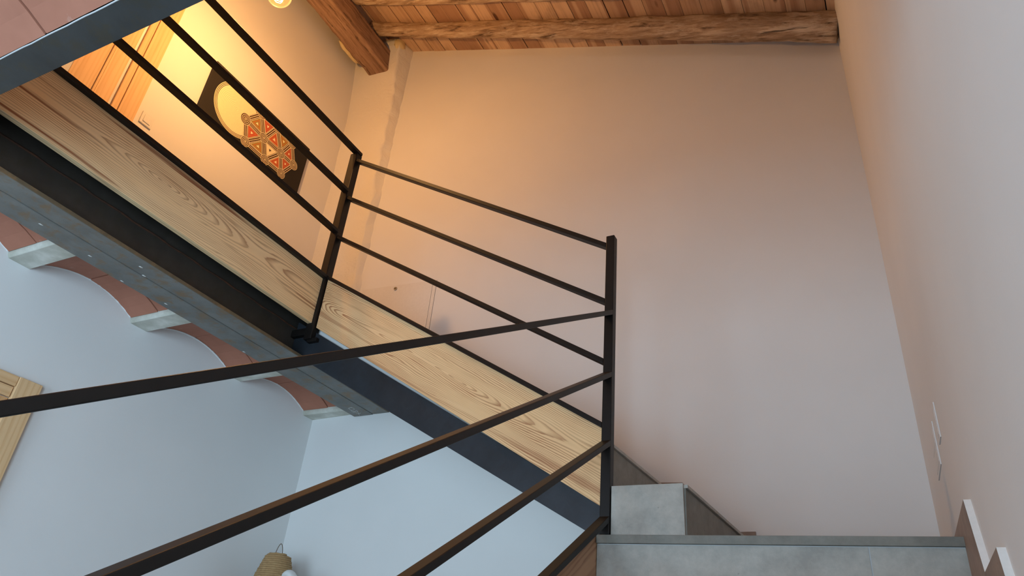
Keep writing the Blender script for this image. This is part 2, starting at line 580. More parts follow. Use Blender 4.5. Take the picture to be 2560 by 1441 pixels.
# roof: boards run front to back, sloping down to the right wall
ceil = empty('ceiling', (-1.6, 2.0, zr(-1.6)), 'sloping roof of stained pine boards', kind='structure')
cs = 1 / math.sqrt(1 + 0.303 ** 2)
ax_roof = ((0, 1, 0), (-0.303 * cs, 0, -cs), (-cs, 0, 0.303 * cs))
x = 0.62
i = 0
while x > -3.52:
    wd = random.choice((0.118, 0.128, 0.136, 0.144, 0.132))
    x1 = x - wd
    dz = random.uniform(0, 0.004)
    g = random.choice((0.0015, 0.002, 0.004, 0.007))
    pts = [(x - g, YF, zr(x - g) + dz), (x1, YF, zr(x1) + dz), (x1, YF, zr(x1) + 0.028), (x - g, YF, zr(x - g) + 0.028)]
    prism('plank', pts, (0, 3.95 - YF, 0), M_ROOF, ceil, axes=ax_roof, bevel=0.0015)
    x = x1
    i += 1
deck = prism('roof_deck', [(0.75, YF - 0.2, zr(0.75) + 0.03), (-3.52, YF - 0.2, zr(-3.52) + 0.03), (-3.52, YF - 0.2, zr(-3.52) + 0.10), (0.75, YF - 0.2, zr(0.75) + 0.10)], (0, 7.6, 0), M_DARK, ceil)
prism('roof_deck', [(-3.50, YF - 0.2, zr(-3.5) + 0.03), (-4.1, YF - 0.2, zr(-3.5) - 0.16), (-4.1, YF - 0.2, zr(-3.5) - 0.06), (-3.50, YF - 0.2, zr(-3.5) + 0.12)], (0, 7.6, 0), M_ROOF, ceil)

def hewn(name, path, rad, nseg, nring, mat, label, cat, group=None, sq=0.35, amp=0.010, seed=0.0, axes=None, parent=None):
    """irregular timber: path(t)->point, rad(t)->(half width along n1, half height along n2)"""
    vs, fs = [], []
    for j in range(nseg + 1):
        t = j / nseg
        p = Vector(path(t))
        a = (Vector(path(min(1, t + 0.01))) - Vector(path(max(0, t - 0.01)))).normalized()
        n1 = a.cross(Vector((0, 0, 1))).normalized()
        n2 = n1.cross(a)
        hw, hh = rad(t)
        for k in range(nring):
            th = 2 * math.pi * k / nring
            c, s = math.cos(th), math.sin(th)
            e = sq
            cx = math.copysign(abs(c) ** e, c)
            sy = math.copysign(abs(s) ** e, s)
            q = p + n1 * hw * cx + n2 * hh * sy
            nz = noise.noise(Vector((q.x * 2.5 + seed, q.y * 9, q.z * 9))) + 0.6 * noise.noise(Vector((q.x * 9 + seed, q.y * 22, q.z * 22)))
            q += (n1 * c + n2 * s) * amp * nz
            vs.append(tuple(q))
    for j in range(nseg):
        for k in range(nring):
            fs.append((j * nring + k, j * nring + (k + 1) % nring, (j + 1) * nring + (k + 1) % nring, (j + 1) * nring + k))
    fs.append(tuple(range(nring))[::-1])
    fs.append(tuple(nseg * nring + k for k in range(nring)))
    o = mesh(name, vs, fs, mat, parent, smooth=True, axes=axes)
    return tag(o, label, cat, group)

def lerp(pts, t):
    t = max(0, min(1, t)) * (len(pts) - 1)
    i = min(int(t), len(pts) - 2)
    f = t - i
    return tuple(pts[i][k] * (1 - f) + pts[i + 1][k] * f for k in range(len(pts[0])))

RA = [(-3.46, 3.15, zr(-3.46) - 0.050), (-2.77, 3.25, zr(-2.77) - 0.056), (-2.05, 3.335, zr(-2.05) - 0.064), (-1.40, 3.42, zr(-1.40) - 0.068),
      (-0.82, 3.49, zr(-0.82) - 0.074), (-0.30, 3.55, zr(-0.3) - 0.080), (0.16, 3.61, zr(0.16) - 0.088)]
RW = [(0.050, 0.052), (0.053, 0.056), (0.060, 0.064), (0.068, 0.068), (0.074, 0.074), (0.080, 0.080), (0.094, 0.088)]
axr = ((cs, 0, -0.303 * cs), (0, 1, 0), (0.303 * cs, 0, cs))
hewn('roof_rafter', lambda t: lerp(RA, t), lambda t: lerp(RW, t), 110, 28, M_LOG, 'hewn log rafter nearest the back wall, knotty and weathered', 'rafter', 'log rafters under the roof boards', 0.62, 0.011, 1.0, axr)
for n_, (dy, lab) in enumerate(((-0.355, 'hewn log rafter at the top edge, second from the back wall'), (-1.0, 'hewn log rafter third from the back wall'), (-1.65, 'hewn log rafter fourth from the back wall'))):
    RB = [(p[0], p[1] + dy - (0.0 if n_ else 0.02 * k / 6), zr(p[0]) - (0.052 + 0.004 * k)) for k, p in enumerate(RA)]
    hewn('roof_rafter', lambda t: lerp(RB, t), lambda t: (0.052 + 0.02 * t, 0.054 + 0.02 * t), 70, 22, M_LOG, lab, 'rafter', 'log rafters under the roof boards', 0.62, 0.010, 4.0 + n_, axr)

RG = [(-3.468, 3.40, 4.868), (-3.466, 2.6, 4.880), (-3.460, 1.0, 4.885), (-3.46, YF, 4.885)]
hewn('ridge_beam', lambda t: lerp(RG, t), lambda t: (0.105, 0.118), 90, 36, M_RIDGE, 'thick square red-brown ridge beam resting on the plaster pier', 'beam', None, 0.22, 0.009, 9.0,
     ((0, 1, 0), (-1, 0, 0), (0, 0, 1)))

# plaster pier in the far corner: leans out towards the top, rough right edge
def pier():
    vs, fs = [], []
    nz, nx = 90, 26
    for j in range(nz + 1):
        z = 1.9 + (5.10 - 1.9) * j / nz
        t = max(0.0, min(1.0, (z - 2.5) / 2.5))
        out = 0.035 + 0.05 * t + (0.085 * max(0, (z - 4.3) / 0.8) ** 1.5 if z > 4.3 else 0)
        for i_ in range(nx + 1):
            u = i_ / nx
            xx = -3.76 + u * (0.50)
            # profile: flat front, then a rounded, chipped right return
            edge = -3.290 + 0.030 * noise.noise(Vector((3.1, 0.3, z * 4.0))) + 0.018 * noise.noise(Vector((1.1, 7.3, z * 13.0)))
            if u < 0.72:
                xx = -3.76 + (edge + 3.76) * (u / 0.72)
                d = out
            else:
                f = (u - 0.72) / 0.28
                xx = edge + (-3.243 - edge) * f ** 1.3
                d = out * (1 - f) ** 0.8 - 0.01 * f
            yy = yb(xx) - d
            yy += 0.010 * noise.noise(Vector((xx * 4, 2.0, z * 3.2))) * (1 if u < 0.95 else 0.2)
            if u >= 0.66:
                yy += 0.020 * noise.noise(Vector((xx * 24, 5.0, z * 9)))
                xx += 0.008 * noise.noise(Vector((xx * 10, 9.0, z * 13))) * (0 if u > 0.97 else 1)
            vs.append((xx, yy, z))
    for j in range(nz):
        for i_ in range(nx):
            a = j * (nx + 1) + i_
            fs.append((a, a + 1, a + nx + 2, a + nx + 1))
    # back side to close it
    k = len(vs)
    for j in range(nz + 1):
        z = 1.9 + (5.10 - 1.9) * j / nz
        vs.append((-3.76, yb(-3.76) + 0.05, z))
        vs.append((-3.24, yb(-3.24) + 0.05, z))
    for j in range(nz):
        a, b = k + 2 * j, k + 2 * j + 2
        fs.append((a, b, b + 1, a + 1))
        fs.append((j * (nx + 1), (j + 1) * (nx + 1), b, a))
        fs.append((j * (nx + 1) + nx, (j + 1) * (nx + 1) + nx, b + 1, a + 1))
    fs.append(tuple(range(nx + 1)) + (k + 1, k))
    fs.append(tuple(nz * (nx + 1) + i_ for i_ in range(nx + 1)) + (k + 2 * nz + 1, k + 2 * nz))
    o = mesh('plaster_pier', vs, fs, M_ROUGH, smooth=True)
    tag(o, 'rough lime-plastered pier in the corner under the ridge beam', kind='structure')
pier()

def blob(name, c, r, mat, label, cat, seed, group=None, sx=(1, 1, 1)):
    vs, fs = [], []
    a_, b_ = 14, 9
    for j in range(b_ + 1):
        ph = math.pi * j / b_
        for i_ in range(a_):
            th = 2 * math.pi * i_ / a_
            d = Vector((math.sin(ph) * math.cos(th) * sx[0], math.sin(ph) * math.sin(th) * sx[1], math.cos(ph) * sx[2]))
            rr = r * (1 + 0.35 * noise.noise(d * 2.5 + Vector((seed, 0, 0))))
            vs.append(tuple(Vector(c) + d * rr))
    for j in range(b_):
        for i_ in range(a_):
            fs.append((j * a_ + i_, j * a_ + (i_ + 1) % a_, (j + 1) * a_ + (i_ + 1) % a_, (j + 1) * a_ + i_))
    o = mesh(name, vs, fs, mat, smooth=True)
    return tag(o, label, cat, group)
blob('insulation_foam', (-3.30, 3.37, 5.04), 0.055, M_FOAM, 'yellow expanding foam lump between ridge beam and boards', 'foam', 2.0, sx=(0.8, 1.1, 1.2))
blob('insulation_foam', (-3.60, 3.10, 4.80), 0.026, M_FOAM, 'yellow foam smear between ridge beam and painting wall', 'foam', 5.0, sx=(0.8, 5.5, 0.9))

# ------------------------------------------------------------------ gallery floor: steel beam, concrete joists, tile vaults
gb = empty('gallery_beam', (-2.86, 2.0, 1.55), 'rusty steel beam carrying the gallery edge, grey flange below', 'steel beam')
Y0G, Y1G = 0.72, 3.440
def gbx(n, xr_, zr_, m, y0=None, y1=None, bev=0.002, ax=None):
    return box(n, xr_, (Y0G if y0 is None else y0, Y1G if y1 is None else y1), zr_, m, gb, bevel=bev, axes=ax)
AXY = ((0, 1, 0), (-1, 0, 0), (0, 0, 1))
gbx('lower_flange', (-2.857, -2.738), (1.550, 1.566), M_FLANGE, ax=AXY)
gbx('flange_edge', (-2.738, -2.733), (1.550, 1.566), M_EDGE, bev=0.001)
gbx('lower_flange', (-3.010, -2.860), (1.548, 1.566), M_FLANGE, ax=AXY)
gbx('web', (-2.872, -2.846), (1.566, 1.752), M_WEB, ax=AXY)
gbx('upper_flange', (-3.00, -2.74), (1.850, 1.868), M_WEB, ax=AXY)
gbx('filler_plate', (-2.872, -2.852), (1.752, 1.851), M_WEB, ax=AXY)
gbx('plaster_boxing', (-2.846, -2.745), (1.567, 1.751), M_MORTAR, y0=2.70)
tube('weld_bead', [(-2.848, 0.8 + 2.7 * k / 40, 1.752 + 0.003 * math.sin(k * 2.1)) for k in range(41)], 0.006, 6, M_WELD, gb)

for stroke in [[(-2.9621, 3.3144, 1.5478), (-2.9416, 3.2996, 1.5478), (-2.9235, 3.2995, 1.5478), (-2.9156, 3.3127, 1.5478), (-2.9212, 3.3279, 1.5478), (-2.9383, 3.3384, 1.5478), (-2.9548, 3.3343, 1.5478), (-2.955, 3.3208, 1.5478), (-2.9468, 3.3082, 1.5478)], [(-2.9579, 3.3423, 1.5478), (-2.9634, 3.3632, 1.5478), (-2.9411, 3.3579, 1.5478), (-2.9223, 3.3531, 1.5478), (-2.9233, 3.3663, 1.5478), (-2.9357, 3.3755, 1.5478), (-2.9516, 3.3756, 1.5478), (-2.9639, 3.3678, 1.5478)], [(-2.9609, 3.3959, 1.5478), (-2.9455, 3.3996, 1.5478), (-2.9236, 3.3948, 1.5478)], [(-2.9316, 3.3792, 1.5478), (-2.9514, 3.4154, 1.5478), (-2.9579, 3.429, 1.5478)]]:
    tube('chalk_mark', stroke, 0.0011, 5, M_MORTAR, gb)

for fx, fy in [(-2.9233, 1.2348), (-2.796, 1.6218), (-2.8486, 1.6817), (-2.9957, 1.6799), (-2.9721, 1.9099), (-2.9967, 2.452), (-2.9431, 1.4759)]:
    prism('paint_fleck', [(fx - 0.003, fy - 0.008, 1.5468), (fx + 0.004, fy - 0.004, 1.5468), (fx + 0.002, fy + 0.009, 1.5468), (fx - 0.004, fy + 0.003, 1.5468)], (0, 0, 0.0025), M_MORTAR, gb)

JY = [1.365, 2.02, 2.70, 3.372]
names = ['fourth concrete joist from the back wall, at left frame edge', 'third concrete joist from the back wall', 'second concrete joist from the back wall, crossed by the top handrail', 'concrete joist against the back wall, end near flange tip']
for y, lab in zip(JY, names[:4]):
    c0, c1 = XLL - 0.05, -2.88
    prof = [(y, 1.585), (y, 1.615), (y + 0.012, 1.70), (y + 0.098, 1.70), (y + 0.112, 1.615), (y + 0.112, 1.570), (y + 0.01, 1.570)]
    o = prism('concrete_joist', [(c0, a, b) for a, b in prof], (c1 - c0, 0, 0), M_CONC, None, bevel=0.003)
    tag(o, lab, 'joist', 'concrete joists under the gallery')

vault = empty('ceiling_vault', (-3.2, 2.0, 1.6), 'shallow terracotta tile vaults between the concrete joists', kind='structure')
def vault_bay(y0, y1, x0, x1, zs, rise, tw, nseg=3, thick=0.02, wav=0.004, xo=0.0):
    """arched bay spanning y0..y1; each tile is its own piece"""
    def arc(t):
        return (y0 + (y1 - y0) * t, zs + rise * (1 - (2 * t - 1) ** 2))
    ncol = max(1, int(round((x1 - x0) / tw)))
    for r in range(nseg):
        t0, t1 = r / nseg + 0.004, (r + 1) / nseg - 0.004
        off = (0.5 if r % 2 else 0.0) + xo
        for cix in range(-1, ncol + 1):
            xa = x0 + (cix + off) * tw + 0.003
            xb = xa + tw - 0.006
            xa, xb = max(x0, xa), min(x1, xb)
            if xb - xa < 0.02:
                continue
            n = 5
            vs = []
            dz = random.uniform(-wav, wav)
            for xx in (xa, xb):
                for k in range(n + 1):
                    yy, zz = arc(t0 + (t1 - t0) * k / n)
                    vs.append((xx, yy, zz + dz))
                for k in range(n, -1, -1):
                    yy, zz = arc(t0 + (t1 - t0) * k / n)
                    vs.append((xx, yy, zz + thick))
            m = 2 * (n + 1)
            fs = []
            for k in range(n):
                fs.append((k, k + 1, m + k + 1, m + k))
                a = n + 1 + k
                fs.append((a, a + 1, m + a + 1, m + a))
                fs.append((k, k + 1, 2 * n + 1 - k - 1, 2 * n + 1 - k))
                fs.append((m + k, m + k + 1, m + 2 * n + 1 - k - 1, m + 2 * n + 1 - k))
            fs.append((0, m, 2 * m - 1, m - 1))
            fs.append((n, n + 1, m + n + 1, m + n))
            mesh('vault_tile', vs, fs, M_TERRA, vault)
for a, b in ((0.74, JY[0]), (JY[0] + 0.11, JY[1]), (JY[1] + 0.11, JY[2]), (JY[2] + 0.11, JY[3])):
    vault_bay(a, b, XLL - 0.04, -2.90, 1.598, 0.076, 0.50, 2)
    tube('plaster_edge', [(XLL + 0.001, a + (b - a) * k / 60, 1.598 + 0.076 * (1 - (2 * k / 60 - 1) ** 2) - 0.002 + 0.002 * noise.noise(Vector((k * 0.7, a * 9, 0)))) for k in range(61)],
         lambda u: 0.0035 + 0.0035 * abs(noise.noise(Vector((u * 31.0, 5.0, 1.0)))), 6, M_WALL, vault)
slab = box('floor_gallery', (XLU - 0.02, -2.735), (0.70, 3.56), (1.87, GF), M_FLOOR)
tag(slab, 'gallery floor slab above the tile vaults', kind='structure')

# floor of the storey above the viewer, ends in a steel trimmer
tb = empty('trimmer_beam', (-1.5, 0.65, 1.55), 'blue-grey steel trimmer crossing the top left corner', 'steel beam')
AXX = ((1, 0, 0), (0, 1, 0), (0, 0, 1))
XT0, XT1 = XLL, 0.236
box('lower_flange', (XT0, XT1), (0.612, 0.706), (1.550, 1.564), M_TRIM, tb, axes=AXX, bevel=0.002)
box('web', (XT0, XT1), (0.692, 0.704), (1.564, 1.85), M_TRIM, tb, axes=AXX)
box('upper_flange', (XT0, XT1), (0.612, 0.704), (1.85, 1.866), M_TRIM, tb, axes=AXX)
slab2 = prism('floor_upper', [(XLU - 0.02, YF, 1.87), (xr(YF), YF, 1.87), (xr(0.69), 0.69, 1.87), (XLU - 0.02, 0.69, 1.87)], (0, 0, GF - 1.87), M_FLOOR)
tag(slab2, 'floor slab of the upper storey over the viewer', kind='structure')
tube('plaster_joint', [(XT0 + (XT1 - XT0) * k / 90, 0.612 + 0.0006 * math.sin(k * 1.7), 1.5515 + 0.0006 * math.sin(k * 2.9)) for k in range(91)], 0.0024, 6, M_GROUT, tb)
yv = 0.611
kk = 0
while yv > YF:
    y1 = max(YF, yv - 0.66)
    vault_bay(y1, yv, XLL, xr(yv) - 0.002, 1.551, 0.075, 0.46 if kk == 0 else 0.92, 2, xo=0.63 if kk == 0 else 0.0)
    if y1 > YF + 0.2:
        o = prism('concrete_joist', [(XLL - 0.04, y1 - 0.112 + a, b) for a, b in ((0, 1.55), (0, 1.70), (0.11, 1.70), (0.11, 1.55))], (xr(y1) - 0.002 - XLL + 0.04, 0, 0), M_CONC)
        tag(o, '%s concrete joist behind the trimmer, over the viewer' % ('first', 'second', 'third', 'fourth', 'fifth', 'sixth')[kk], 'joist', 'concrete joists over the viewer')
    yv = y1 - 0.112
    kk += 1

# pine fascia hiding the gallery floor edge
PB, PT = 1.752, 2.046
fb = prism('fascia_board', [(-2.708, 0.715, PB), (-2.708, 2.602, PB), (-2.708, 2.602, PT), (-2.708, 0.715, PT)], (-0.030, 0, 0), M_FASCIA, None, axes=((0, 1, 0), (-1, 0, 0), (0, 0, 1)), bevel=0.002)
tag(fb, 'limed pine fascia board along the gallery edge above the steel beam', 'fascia board')

# ------------------------------------------------------------------ upper flight
SL = 0.609
us = empty('staircase', (-1.0, YN, 0.594), 'upper stair flight with pine stringer over blackened steel channel', 'staircase', 'stair flights')
d = Vector((-1, 0, SL)).normalized()
perp = Vector((SL, 0, 1)).normalized()
zt = lambda x: 1.016 + SL * (-0.98 - x)
zb = lambda x: 0.690 + SL * (-0.98 - x)
x0, x1 = -1.0, -2.682
prism('stringer_board', [(x0, 2.612, zb(x0)), (x1, 2.612, zb(x1)), (x1, 2.612, zt(x1)), (x0, 2.612, zt(x0))], (0, 0.028, 0), M_STRING, us, axes=(tuple(d), (0, 1, 0), tuple(perp)), bevel=0.0015)
bb = lambda x: 0.612 + 0.557 * (-1.055 - x)
bt = lambda x: 0.714 + 0.590 * (-1.009 - x)
x0, x1 = -1.0, -2.842
prism('steel_channel', [(x0, 2.63, bb(x0)), (x1, 2.63, bb(x1)), (x1, 2.63, bt(x1)), (x0, 2.63, bt(x0))], (0, 0.014, 0), M_CARR, us, axes=(tuple(d), (0, 1, 0), tuple(perp)), bevel=0.002)
# plastered underside of the flight
sb = lambda x: bb(x) + 0.035
prism('soffit', [(-1.06, 2.66, sb(-1.06)), (-2.70, 2.66, sb(-2.70)), (-2.70, 2.66, sb(-2.70) + 0.30), (-1.06, 2.66, sb(-1.06) + 0.24)], (0, 0.765, 0), M_WALL, us)
RUN = 0.2905
for k in range(8):
    xk = -0.683 - RUN * k
    z1 = 0.776 + 0.18 * k + (0.003 if k == 0 else 0)
    ya = 2.634 if k == 0 else 2.645
    lx = xk - RUN - 0.02 if k < 7 else xk - 0.02
    y2a, y2b = yb(xk) - 0.012, yb(lx) - 0.012
    if k < 7:
        prism('tread', [(xk + 0.008, ya + 0.012, z1 - 0.012), (xk + 0.06, y2a, z1 - 0.012), (lx + 0.05, y2b, z1 - 0.012), (lx, ya + 0.012, z1 - 0.012)], (0, 0, 0.012), M_TILE, us)
    prism('riser', [(xk, ya + 0.012, z1 - 0.18), (xk + 0.052, y2a, z1 - 0.18), (xk + 0.052, y2a, z1 - 0.012), (xk, ya + 0.012, z1 - 0.012)], (-0.012, 0, 0), M_TILEDK, us)
o = prism('step_end_tile', [(-0.957, 2.608, 0.594), (-0.687, 2.634, 0.594), (-0.690, 2.634, 0.783), (-0.957, 2.608, 0.776)], (0, 0.012, 0), M_TILE, us, bevel=0.001)
o['label'] = 'grey tile closing the end of the first step'

# ------------------------------------------------------------------ lower flight and landing
ls = empty('staircase', (-0.4, -0.45, FLOOR), 'lower grey-tiled stair flight leading up to the landing, beside right wall', 'staircase', 'stair flights')
RUN2, SL2 = 0.305, 0.59
yn = lambda x, i: YN - 0.008 - RUN2 * i + 0.0935 * (x + 0.995)
for k in range(11):
    z1 = 0.594 - (0.18 * k + (0.045 if k else 0))
    xa, y_a = -1.007, yn(-1.007, k)
    xb = xr(yn(0.18, k)) - 0.012
    y_b = yn(xb, k)
    dep = 1.2 if k == 0 else RUN2 + 0.03
    if k == 0:
        back = [(xb - 0.03, yb(xb - 0.03) - 0.003, z1 - 0.03), (xa, yb(xa) - 0.003, z1 - 0.03)]
    else:
        back = [(xb, y_b + dep, z1 - 0.03), (xa, y_a + dep, z1 - 0.03)]
    prism('landing_tile' if k == 0 else 'tread', [(xa, y_a, z1 - 0.03), (xb, y_b, z1 - 0.03)] + back, (0, 0, 0.03), M_TILEDK, ls, bevel=0.0015)
    off = 0.012
    for (ua, ub) in ((xa, -0.106), (-0.102, xb)):
        prism('riser_tile', [(ua, yn(ua, k) + off, z1 - 0.228), (ub, yn(ub, k) + off, z1 - 0.228), (ub, yn(ub, k) + off, z1 - 0.033), (ua, yn(ua, k) + off, z1 - 0.033)], (0, 0.012, 0), M_TILE, ls)
    prism('grout_backing', [(xa, y_a + off + 0.002, z1 - 0.228), (xb, y_b + off + 0.002, z1 - 0.228), (xb, y_b + off + 0.002, z1 - 0.030), (xa, y_a + off + 0.002, z1 - 0.030)], (0, 0.05, 0), M_GROUT, ls)
d2 = Vector((0, 1, SL2)).normalized()
p2 = Vector((0, -SL2, 1)).normalized()
st = lambda y: 0.596 + SL2 * (y - YN)
yA, yB = -0.55, 2.612
prism('stringer_board', [(-1.009, yA, st(yA) - 0.32), (-1.009, yB, st(yB) - 0.32), (-1.009, yB, st(yB)), (-1.009, yA, st(yA))], (-0.03, 0, 0), M_STRING2, ls, axes=(tuple(d2), (-1, 0, 0), tuple(p2)), bevel=0.0015)
prism('soffit', [(-1.0, yA + 0.1, st(yA) - 0.36), (-1.0, 2.62, st(2.62) - 0.36), (-1.0, 2.62, st(2.62) - 0.22), (-1.0, yA + 0.1, st(yA) - 0.22)], (1.18, 0, 0), M_WALL, ls)
prism('landing_base', [(-1.0, 2.64, 0.30), (0.15, 2.75, 0.30), (0.13, yb(0.13) - 0.004, 0.30), (-1.0, yb(-1.0) - 0.004, 0.30)], (0, 0, 0.262), M_WALL, ls)

# sawtooth skirtings: horizontal top, slanted front, white cut edge
bkr = empty('baseboard_right', (xr(2.5), 2.5, 0.6), 'stepped grey tile skirting with white cut edges on the right wall', kind='structure')
def rt(pts):
    """outline in (y, z) on the right wall, tile face towards the stairs"""
    th = 0.019
    a = [(xr(y) - th, y, z) for y, z in pts]
    b = [(xr(y) + 0.001, y, z) for y, z in pts]
    n = len(pts)
    fs = [tuple(range(n)), tuple(range(n, 2 * n))[::-1]] + [(i_, (i_ + 1) % n, n + (i_ + 1) % n, n + i_) for i_ in range(n)]
    mesh('skirting_tile', a + b, fs, [M_SKIRT, M_CUT], bkr, matidx=[0, 1] + [1] * n)
rt([(2.50, 0.655), (3.79, 0.655), (3.79, 0.596), (2.72, 0.596), (2.72, 0.38), (2.35, 0.36)])
rt([(2.08, 0.432), (2.40, 0.432), (2.33, 0.19), (1.95, 0.14)])
for k in range(2, 9):
    dy, dz = -0.305 * (k - 1), -0.18 * (k - 1)
    rt([(2.08 + dy, 0.432 + dz), (2.40 + dy, 0.432 + dz), (2.33 + dy, 0.19 + dz), (1.95 + dy, 0.14 + dz)])

bkb = empty('baseboard_back', (-1.0, yb(-1.0), 0.8), 'stepped tile skirting, browned with painted warm light, climbing the back wall beside the steps', kind='structure')
def btile(pts):
    th = 0.014
    a = [(x_, yb(x_) - th, z) for x_, z in pts]
    b = [(x_, yb(x_) + 0.001, z) for x_, z in pts]
    n = len(pts)
    fs = [tuple(range(n)), tuple(range(n, 2 * n))[::-1]] + [(i_, (i_ + 1) % n, n + (i_ + 1) % n, n + i_) for i_ in range(n)]
    mesh('skirting_tile', a + b, fs, [M_SKIRT], bkb, matidx=[0] * (n + 2))
btile([(-0.628, 0.60), (-0.628, 0.853), (-0.787, 0.849), (-0.787, 0.60)])
btile([(-0.789, 0.60), (-0.789, 0.847), (-0.967, 1.098), (-1.154, 1.101), (-1.154, 0.78), (-0.95, 0.78), (-0.95, 0.60)])
for k in range(6):
    ox, oz = -RUN * k, 0.18 * k
    btile([(-1.156 + ox, 0.97 + oz), (-1.156 + ox, 1.104 + oz), (-1.336 + ox, 1.288 + oz), (-1.444 + ox, 1.288 + oz), (-1.444 + ox, 0.97 + oz)])
btile([(0.13, 0.596), (0.13, 0.655), (-0.624, 0.655), (-0.624, 0.596)])

# ------------------------------------------------------------------ railing: one welded piece
rl = empty('stair_railing', (-0.98, 2.62, 0.56), 'black steel railing with four flat rails turning around both stair flights', 'railing')
NP = 0.040
box('newel_post', (-1.0, -0.96), (YN, YN + NP), (0.595, 1.937), M_RAIL, rl, bevel=0.003)
box('corner_post', (-2.742, -2.688), (YN - 0.004, YN + 0.046), (1.655, 2.975), M_RAIL, rl, bevel=0.003)
box('base_post', (-1.0, -0.96), (-0.55, -0.51), (FLOOR, -0.30), M_RAIL, rl, bevel=0.003)
box('end_post', (-2.722, -2.682), (0.66, 0.70), (GF, 2.955), M_RAIL, rl, bevel=0.003)
BH = 0.0245
for zz in (1.530, 1.238, 0.944, 0.650):
    a = Vector((-0.98, YN + 0.002, zz))
    b = Vector((-0.98, -0.53, zz + SL2 * (-0.53 - YN)))
    bar('rail', b, a, (0.040, 0, 0), (0, 0, BH), M_RAIL, rl)
for zz in (1.890, 1.594, 1.303, 1.022):
    a = Vector((-1.0, YN + 0.020, zz))
    b = Vector((-2.684, YN + 0.020, zz + SL * (2.684 - 1.0)))
    bar('rail', a, b, (0, 0.040, 0), (0, 0, BH), M_RAIL, rl)
for zz in (2.984, 2.670, 2.366, 2.049):
    yend = YN + NP if zz > 2.9 else YN + 0.002
    bar('rail', (-2.702, 0.66, zz + (0.010 if zz > 2.1 else 0)), (-2.702, yend, zz), (0.040, 0, 0), (0, 0, 0.022), M_RAIL, rl)
box('bracket', (-2.85, -2.742), (YN + 0.002, YN + 0.040), (1.688, 1.730), M_RAIL, rl, bevel=0.003)
box('foot_plate', (-2.722, -2.655), (YN + 0.006, YN + 0.05), (1.640, 1.662), M_RAIL, rl, bevel=0.002)

# ------------------------------------------------------------------ things on the gallery wall
pr = empty('painting', (XLU, 2.59, 3.258), 'black canvas painted with concentric cream rings and red and olive triangles', 'painting')
PY0, PY1, PZ0, PZ1 = 2.09, 3.062, 3.258, 3.700
box('canvas', (XLU + 0.001, XLU + 0.036), (PY0, PY1), (PZ0, PZ1), M_CANVAS, pr, bevel=0.003)
class Motif:
    def __init__(s):
        s.v, s.f, s.m = [], [], []
        s.lv = 0
    def poly(s, pts, mi, lv):
        k = len(s.v)
        s.v += [(XLU + 0.0364 + 0.0003 * lv, a, b) for a, b in pts]
        s.f.append(tuple(range(k, k + len(pts))))
        s.m.append(mi)
    def disc(s, c, r, mi, lv, n=40):
        s.poly([(c[0] + r * math.cos(2 * math.pi * i / n), c[1] + r * math.sin(2 * math.pi * i / n)) for i in range(n)], mi, lv)
    def ringset(s, c, r, n, lv, a=0, b=1):
        for i in range(n // 2):
            q = r * (1 - 2 * i / n)
            s.disc(c, q, a, lv + i * 1.2, 36)
            s.disc(c, max(0.001, q - 0.0036), b, lv + i * 1.2 + 0.6, 36)
        s.disc(c, 0.0035, a, lv + n * 0.6 + 0.6, 16)
    def band(s, p, q, w, mi, lv, off=0.0):
        d_ = Vector((q[0] - p[0], q[1] - p[1])).normalized()
        n_ = Vector((-d_.y, d_.x))
        a = [Vector(p) + n_ * (off - w / 2), Vector(q) + n_ * (off - w / 2), Vector(q) + n_ * (off + w / 2), Vector(p) + n_ * (off + w / 2)]
        s.poly([tuple(x_) for x_ in a], mi, lv)
MO = Motif()
NODES = {1: (2.44, 3.469), 2: (2.63, 3.451), 3: (2.495, 3.304), 4: (2.696, 3.298), 5: (2.811, 3.452), 6: (2.951, 3.45), 7: (2.865, 3.301), 8: (2.715, 3.624), 9: (2.882, 3.606), 10: (2.553, 3.616)}
DC, DR = ((2.36, 3.478), 0.206)
cols = [P_CREAM, P_BROWN, P_RED, P_ORANGE, P_OLIVE]
# large ringed disc
for k in range(6):
    MO.disc(DC, DR * (1 - 0.022 * k), k % 2, 0.3 * k, 72)
rr = DR * 0.87
MO.disc(DC, rr, 0, 2.2, 72)
for k in range(1, 16):
    MO.disc(DC, rr * (1 - k / 16) + 0.0008, 4, 2.2 + 0.12 * k, 60)
    MO.disc(DC, rr * (1 - k / 16), 0, 2.26 + 0.12 * k, 60)
tris = [(1, 2, 3, 2), (1, 2, 10, 4), (2, 8, 10, 2), (2, 5, 8, 3), (2, 3, 4, 4), (2, 4, 5, 0), (5, 8, 9, 4), (5, 9, 6, 2), (4, 5, 7, 3), (5, 6, 7, 2)]
for a, b, c_, mi in tris:
    P = [Vector(NODES[k]) for k in (a, b, c_)]
    g = (P[0] + P[1] + P[2]) / 3
    for s_, m_ in ((1.0, 1), (0.62, 0), (0.56, mi), (0.40, 3 if mi in (2, 4) else (2 if mi == 3 else 0)), (0.30, mi), (0.14, 1 if mi == 0 else 0)):
        MO.poly([tuple(g + (p - g) * s_) for p in P], m_, 5 + (1 - s_) * 2)
edges = [(1, 2), (1, 3), (1, 10), (2, 3), (2, 10), (2, 8), (2, 4), (2, 5), (3, 4), (4, 5), (4, 7), (5, 6), (5, 7), (5, 8), (5, 9), (6, 7), (6, 9), (8, 9), (10, 8)]
for a, b in edges:
    MO.band(NODES[a], NODES[b], 0.034, 1, 7.2)
    for off in (-0.0135, 0.0, 0.0135):
        MO.band(NODES[a], NODES[b], 0.0040, 0, 7.5, off)
for k, p in NODES.items():
    MO.ringset(p, 0.046 if k in (1,) else 0.040, 8, 8)
o = mesh('painted_motif', MO.v, MO.f, cols, pr, matidx=MO.m)

